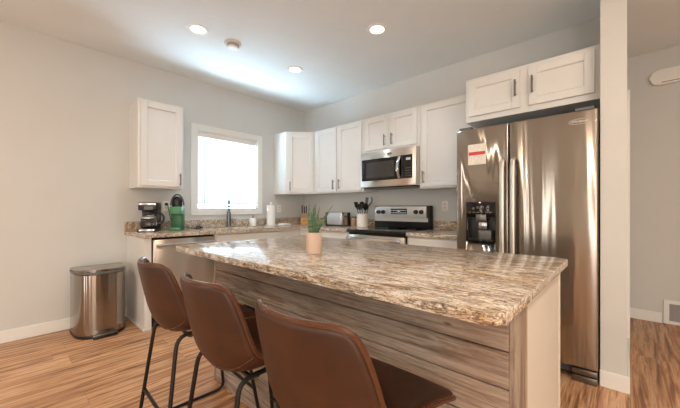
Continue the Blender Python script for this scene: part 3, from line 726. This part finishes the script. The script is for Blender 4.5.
fc = thing('kitchen_faucet', 'tall grey metal faucet in front of the window', 'faucet', (.095, -1.385, H))
obj('base', lathe(B(), [(.036, 0), (.036, .008), (.030, .015)], n=24), 'faucet_steel', fc)
obj('column', lathe(B(), [(.029, .012), (.029, .10), (.025, .20), (.014, .21)], n=20), 'faucet_steel', fc)
bm = B(); tube(bm, fillet([(0, 0, .2), (0, 0, .345), (.10, -.052, .335), (.125, -.065, .26)], .05), .014, 12); obj('spout', bm, 'faucet_steel', fc)
bm = B(); tube(bm, [(0, .018, .08), (0, .055, .11)], .006, 8); obj('lever', bm, 'faucet_steel', fc)
sb = thing('soap_dispenser', 'small white soap bottle between faucet and paper towels', 'soap bottle', (.12, -1.04, H))
obj('bottle', lathe(B(), [(.042, 0), (.046, .006), (.046, .098), (.04, .108), (.012, .112)], n=24), 'white_plastic', sb)
bm = B(); lathe(bm, [(.011, .108), (.011, .125), (.006, .127), (.006, .145)], n=14); tube(bm, [(0, 0, .145), (.03, -.02, .145)], .006, 8); obj('pump', bm, 'grey_plastic', sb)
pt_ = thing('paper_towel_holder', 'standing white paper towel roll on its holder', 'paper towel', (.15, -.765, H))
obj('base', lathe(B(), [(.08, 0), (.08, .008), (.07, .012)], n=32), 'white_plastic', pt_)
obj('paper_roll', lathe(B(), [(.06, .013), (.06, .290), (.02, .290)], n=36), 'paper_white', pt_)
bm = B(); lathe(bm, [(.009, .012), (.009, .31), (.016, .315), (.016, .33), (.008, .336)], n=16); obj('rod', bm, 'white_plastic', pt_)
bm = B()
for i, (ox, oy, s) in enumerate(((0, 0, 1), (.006, -.004, .93), (-.004, .006, .8))): box(bm, -.06 * s + ox, .06 * s + ox, -.09 * s + oy, .09 * s + oy, .009 * i, .009 * i + .0085, .004)
o = obj('folded_towel', bm, 'cloth_white'); o.location = (.25, -.60, H); o.rotation_euler = (0, 0, .25); single(o, 'folded white dish towel lying right of the paper towel roll', 'towel')
sp = B(); box(sp, -.05, .05, -.02, .02, 0, .012, .005); tube(sp, fillet([(-.03, 0, .014), (0, .01, .03), (.04, -.01, .012)], .02), .007, 8)
o = obj('drain_stopper', sp, 'black_plastic'); o.location = (.10, -1.78, H); o.rotation_euler = (0, 0, 1.2); single(o, 'small black object lying on the counter left of the faucet', 'sink accessory')

kb = thing('knife_block', 'pale wooden knife block in the counter corner', 'knife block', (.25, -.21, H), math.radians(45))
obj('block', box(B(), -.055, .055, -.06, .06, 0, .10, .006), 'bamboo', kb)
obj('slot_head', box(B(), -.055, .055, -.055, .06, .10, .155, .006), 'tan_ceramic', kb)
obj('front_mark', box(B(), -.022, .022, -.0612, -.0598, .048, .06), 'black_plastic', kb)
KL = ['tallest black-handled knife at the left of the knife block', 'black-handled knife in the middle of the knife block', 'black-handled knife at the right of the knife block']
for i, (x, hgt) in enumerate(((-.036, .14), (-.002, .12), (.03, .13))):
    k = thing('kitchen_knife', KL[i], 'knife', (.25 + x * .707, -.21 + x * .707, H + .155), math.radians(45), 'knives in the block')
    obj('knife_handle', box(B(), -.010, .010, -.013, .013, .012, hgt, .005), 'black_plastic', k)
    obj('bolster', box(B(), -.007, .007, -.011, .011, 0.001, .012, .002), 'chrome', k)

ts = thing('toaster', 'chrome toaster with black end on the back counter', 'toaster', (.975, -.21, H))
obj('body', box(B(), -.16, .12, -.085, .085, .012, .19, .02, 3), 'range_silver', ts)
obj('end_cap', box(B(), .12, .142, -.086, .086, .010, .191, .008, 3), 'chrome', ts)
obj('control_strip', box(B(), .142, .150, .03, .082, .014, .186, .003), 'black_plastic', ts)
obj('end_cap', box(B(), -.178, -.155, -.088, .088, .010, .192, .012, 3), 'black_plastic', ts)
obj('base', box(B(), -.17, .14, -.08, .08, 0, .012, .003), 'black_plastic', ts)
for y in (-.035, .035): obj('bread_slot', box(B(), -.12, .08, y - .013, y + .013, .1895, .1915), 'dark_gap', ts)
bm = B(); box(bm, .142, .170, -.018, .018, .13, .142, .004); obj('lever', bm, 'black_plastic', ts)
cn = thing('canister', 'small tan canister between the toaster and white crock', 'canister', (1.175, -.11, H))
obj('jar', lathe(B(), [(.042, 0), (.045, .006), (.045, .105), (.04, .112)], n=24), 'tan_ceramic', cn); obj('lid', lathe(B(), [(.043, .112), (.043, .128), (.03, .133)], n=24), 'grey_plastic', cn)
ck = (1.360, -.16, H)
o = obj('utensil_crock', lathe(B(), [(.070, 0), (.075, .005), (.076, .172), (.070, .174), (.069, .02), (.02, .018)], n=36), 'crock_white'); o.location = ck
single(o, 'white ceramic utensil crock beside the range', 'crock')
def utensil(name, label, dx, dy, L, head, mat):
    t_ = thing(name, label, 'utensil', (ck[0] + dx * .22, ck[1] + dy * .22, H + .03))
    dx *= .78; dy *= .78; top = Vector((dx, dy, L)); hb = top * .70
    bm = B(); tube(bm, [(0, 0, 0), hb], .0065, 8); obj('handle', bm, mat, t_)
    ax = (top - hb); q = ax.to_track_quat('Z', 'Y').to_matrix().to_4x4(); mt = Matrix.Translation(hb) @ q
    bm = B(); l = ax.length
    if head == 'spat': prism(bm, [(-.014, 0), (.014, 0), (.042, l * .3), (.042, l), (-.042, l), (-.042, l * .3)], -.003, .003)
    elif head == 'spoon': lathe(bm, [(.004, -.008), (.028, -.005), (.038, 0), (.026, .004)], (0, 0, 0), 20, sx=1, sy=1.3); xf(bm, Matrix.Translation((0, l * .55, 0)))
    elif head == 'ladle': lathe(bm, [(.008, -.03), (.03, -.022), (.042, 0), (.038, 0), (.028, -.018), (.006, -.026)], (0, 0, 0), 24); xf(bm, Matrix.Translation((0, l * .45, .0)))
    if head == 'loop':
        bm.free(); bm = B(); tube(bm, [(hb + ax * (i / 10) + Vector((.035 * math.sin(i / 10 * PI * .9), 0, 0))) for i in range(11)], [.009 - .0004 * i for i in range(11)], 8, flat=1.4)
    else: xf(bm, mt @ Matrix.Rotation(PI / 2, 4, 'X'))
    obj('head', bm, mat, t_)
utensil('slotted_turner', 'black turner leaning left out of the white crock', -.105, -.01, .30, 'spat', 'black_plastic')
utensil('serving_spoon', 'black serving spoon in the middle of the crock', -.05, .055, .30, 'spoon', 'black_plastic')
utensil('soup_ladle', 'black round ladle facing forward in the crock', -.012, -.055, .275, 'ladle', 'black_plastic')
utensil('spatula', 'grey spatula standing tallest in the crock', .035, .06, .36, 'spat', 'grey_plastic')
utensil('cooking_spoon', 'black spoon leaning right toward the range', .088, -.03, .27, 'spoon', 'black_plastic')
utensil('curved_tongs', 'curved grey tongs at the right rim of the crock', .10, .05, .36, 'loop', 'grey_plastic')

# ------------------------------------------------------------------ hallway wall
vg = thing('floor_vent', 'white return air grille at the foot of the hallway wall', 'vent', (4.43, YH, 0))
bm = B(); X0, X1 = 4.215, 4.65
box(bm, X0, X1, YH - .016, YH - .001, .205, .24, .003); box(bm, X0, X1, YH - .016, YH - .001, .004, .035, .003); box(bm, X0, X0 + .04, YH - .016, YH - .001, .035, .205, .003); box(bm, X1 - .04, X1, YH - .016, YH - .001, .035, .205, .003)
obj('frame', bm, 'white_trim', vg, False, True)
bm = B()
for i in range(15):
    box(bm, X0 + .04, X1 - .04, -.006, .006, -.001, .001, mat=Matrix.Translation((0, YH - .009, .042 + i * .0112)) @ Matrix.Rotation(.7, 4, 'X'))
box(bm, X0 + .04, X1 - .04, YH - .003, YH - .001, .035, .205)
obj('louvers', bm, 'vent_grey', vg, False, True)
wu = thing('wall_unit', 'long white rounded housing mounted high on the hallway wall', 'wall unit', (4.6, YH, 2.39))
def stad(x0, x1, z0, z1, r, n=8):
    return [(x, z) for x, z in rrect(x0, x1, z0, z1, r, n)]
bm = B(); prism(bm, stad(4.115, 5.05, 2.40, 2.548, .066), 0, .05, .012, 3); xf(bm, Matrix.Translation((0, YH, 0)) @ Matrix.Rotation(PI / 2, 4, 'X')); obj('housing', bm, 'white_plastic', wu, True, True)
obj('air_slot', box(B(), 4.2, 4.96, YH - .0512, YH - .049, 2.415, 2.422), 'grey_plastic', wu, False, True)
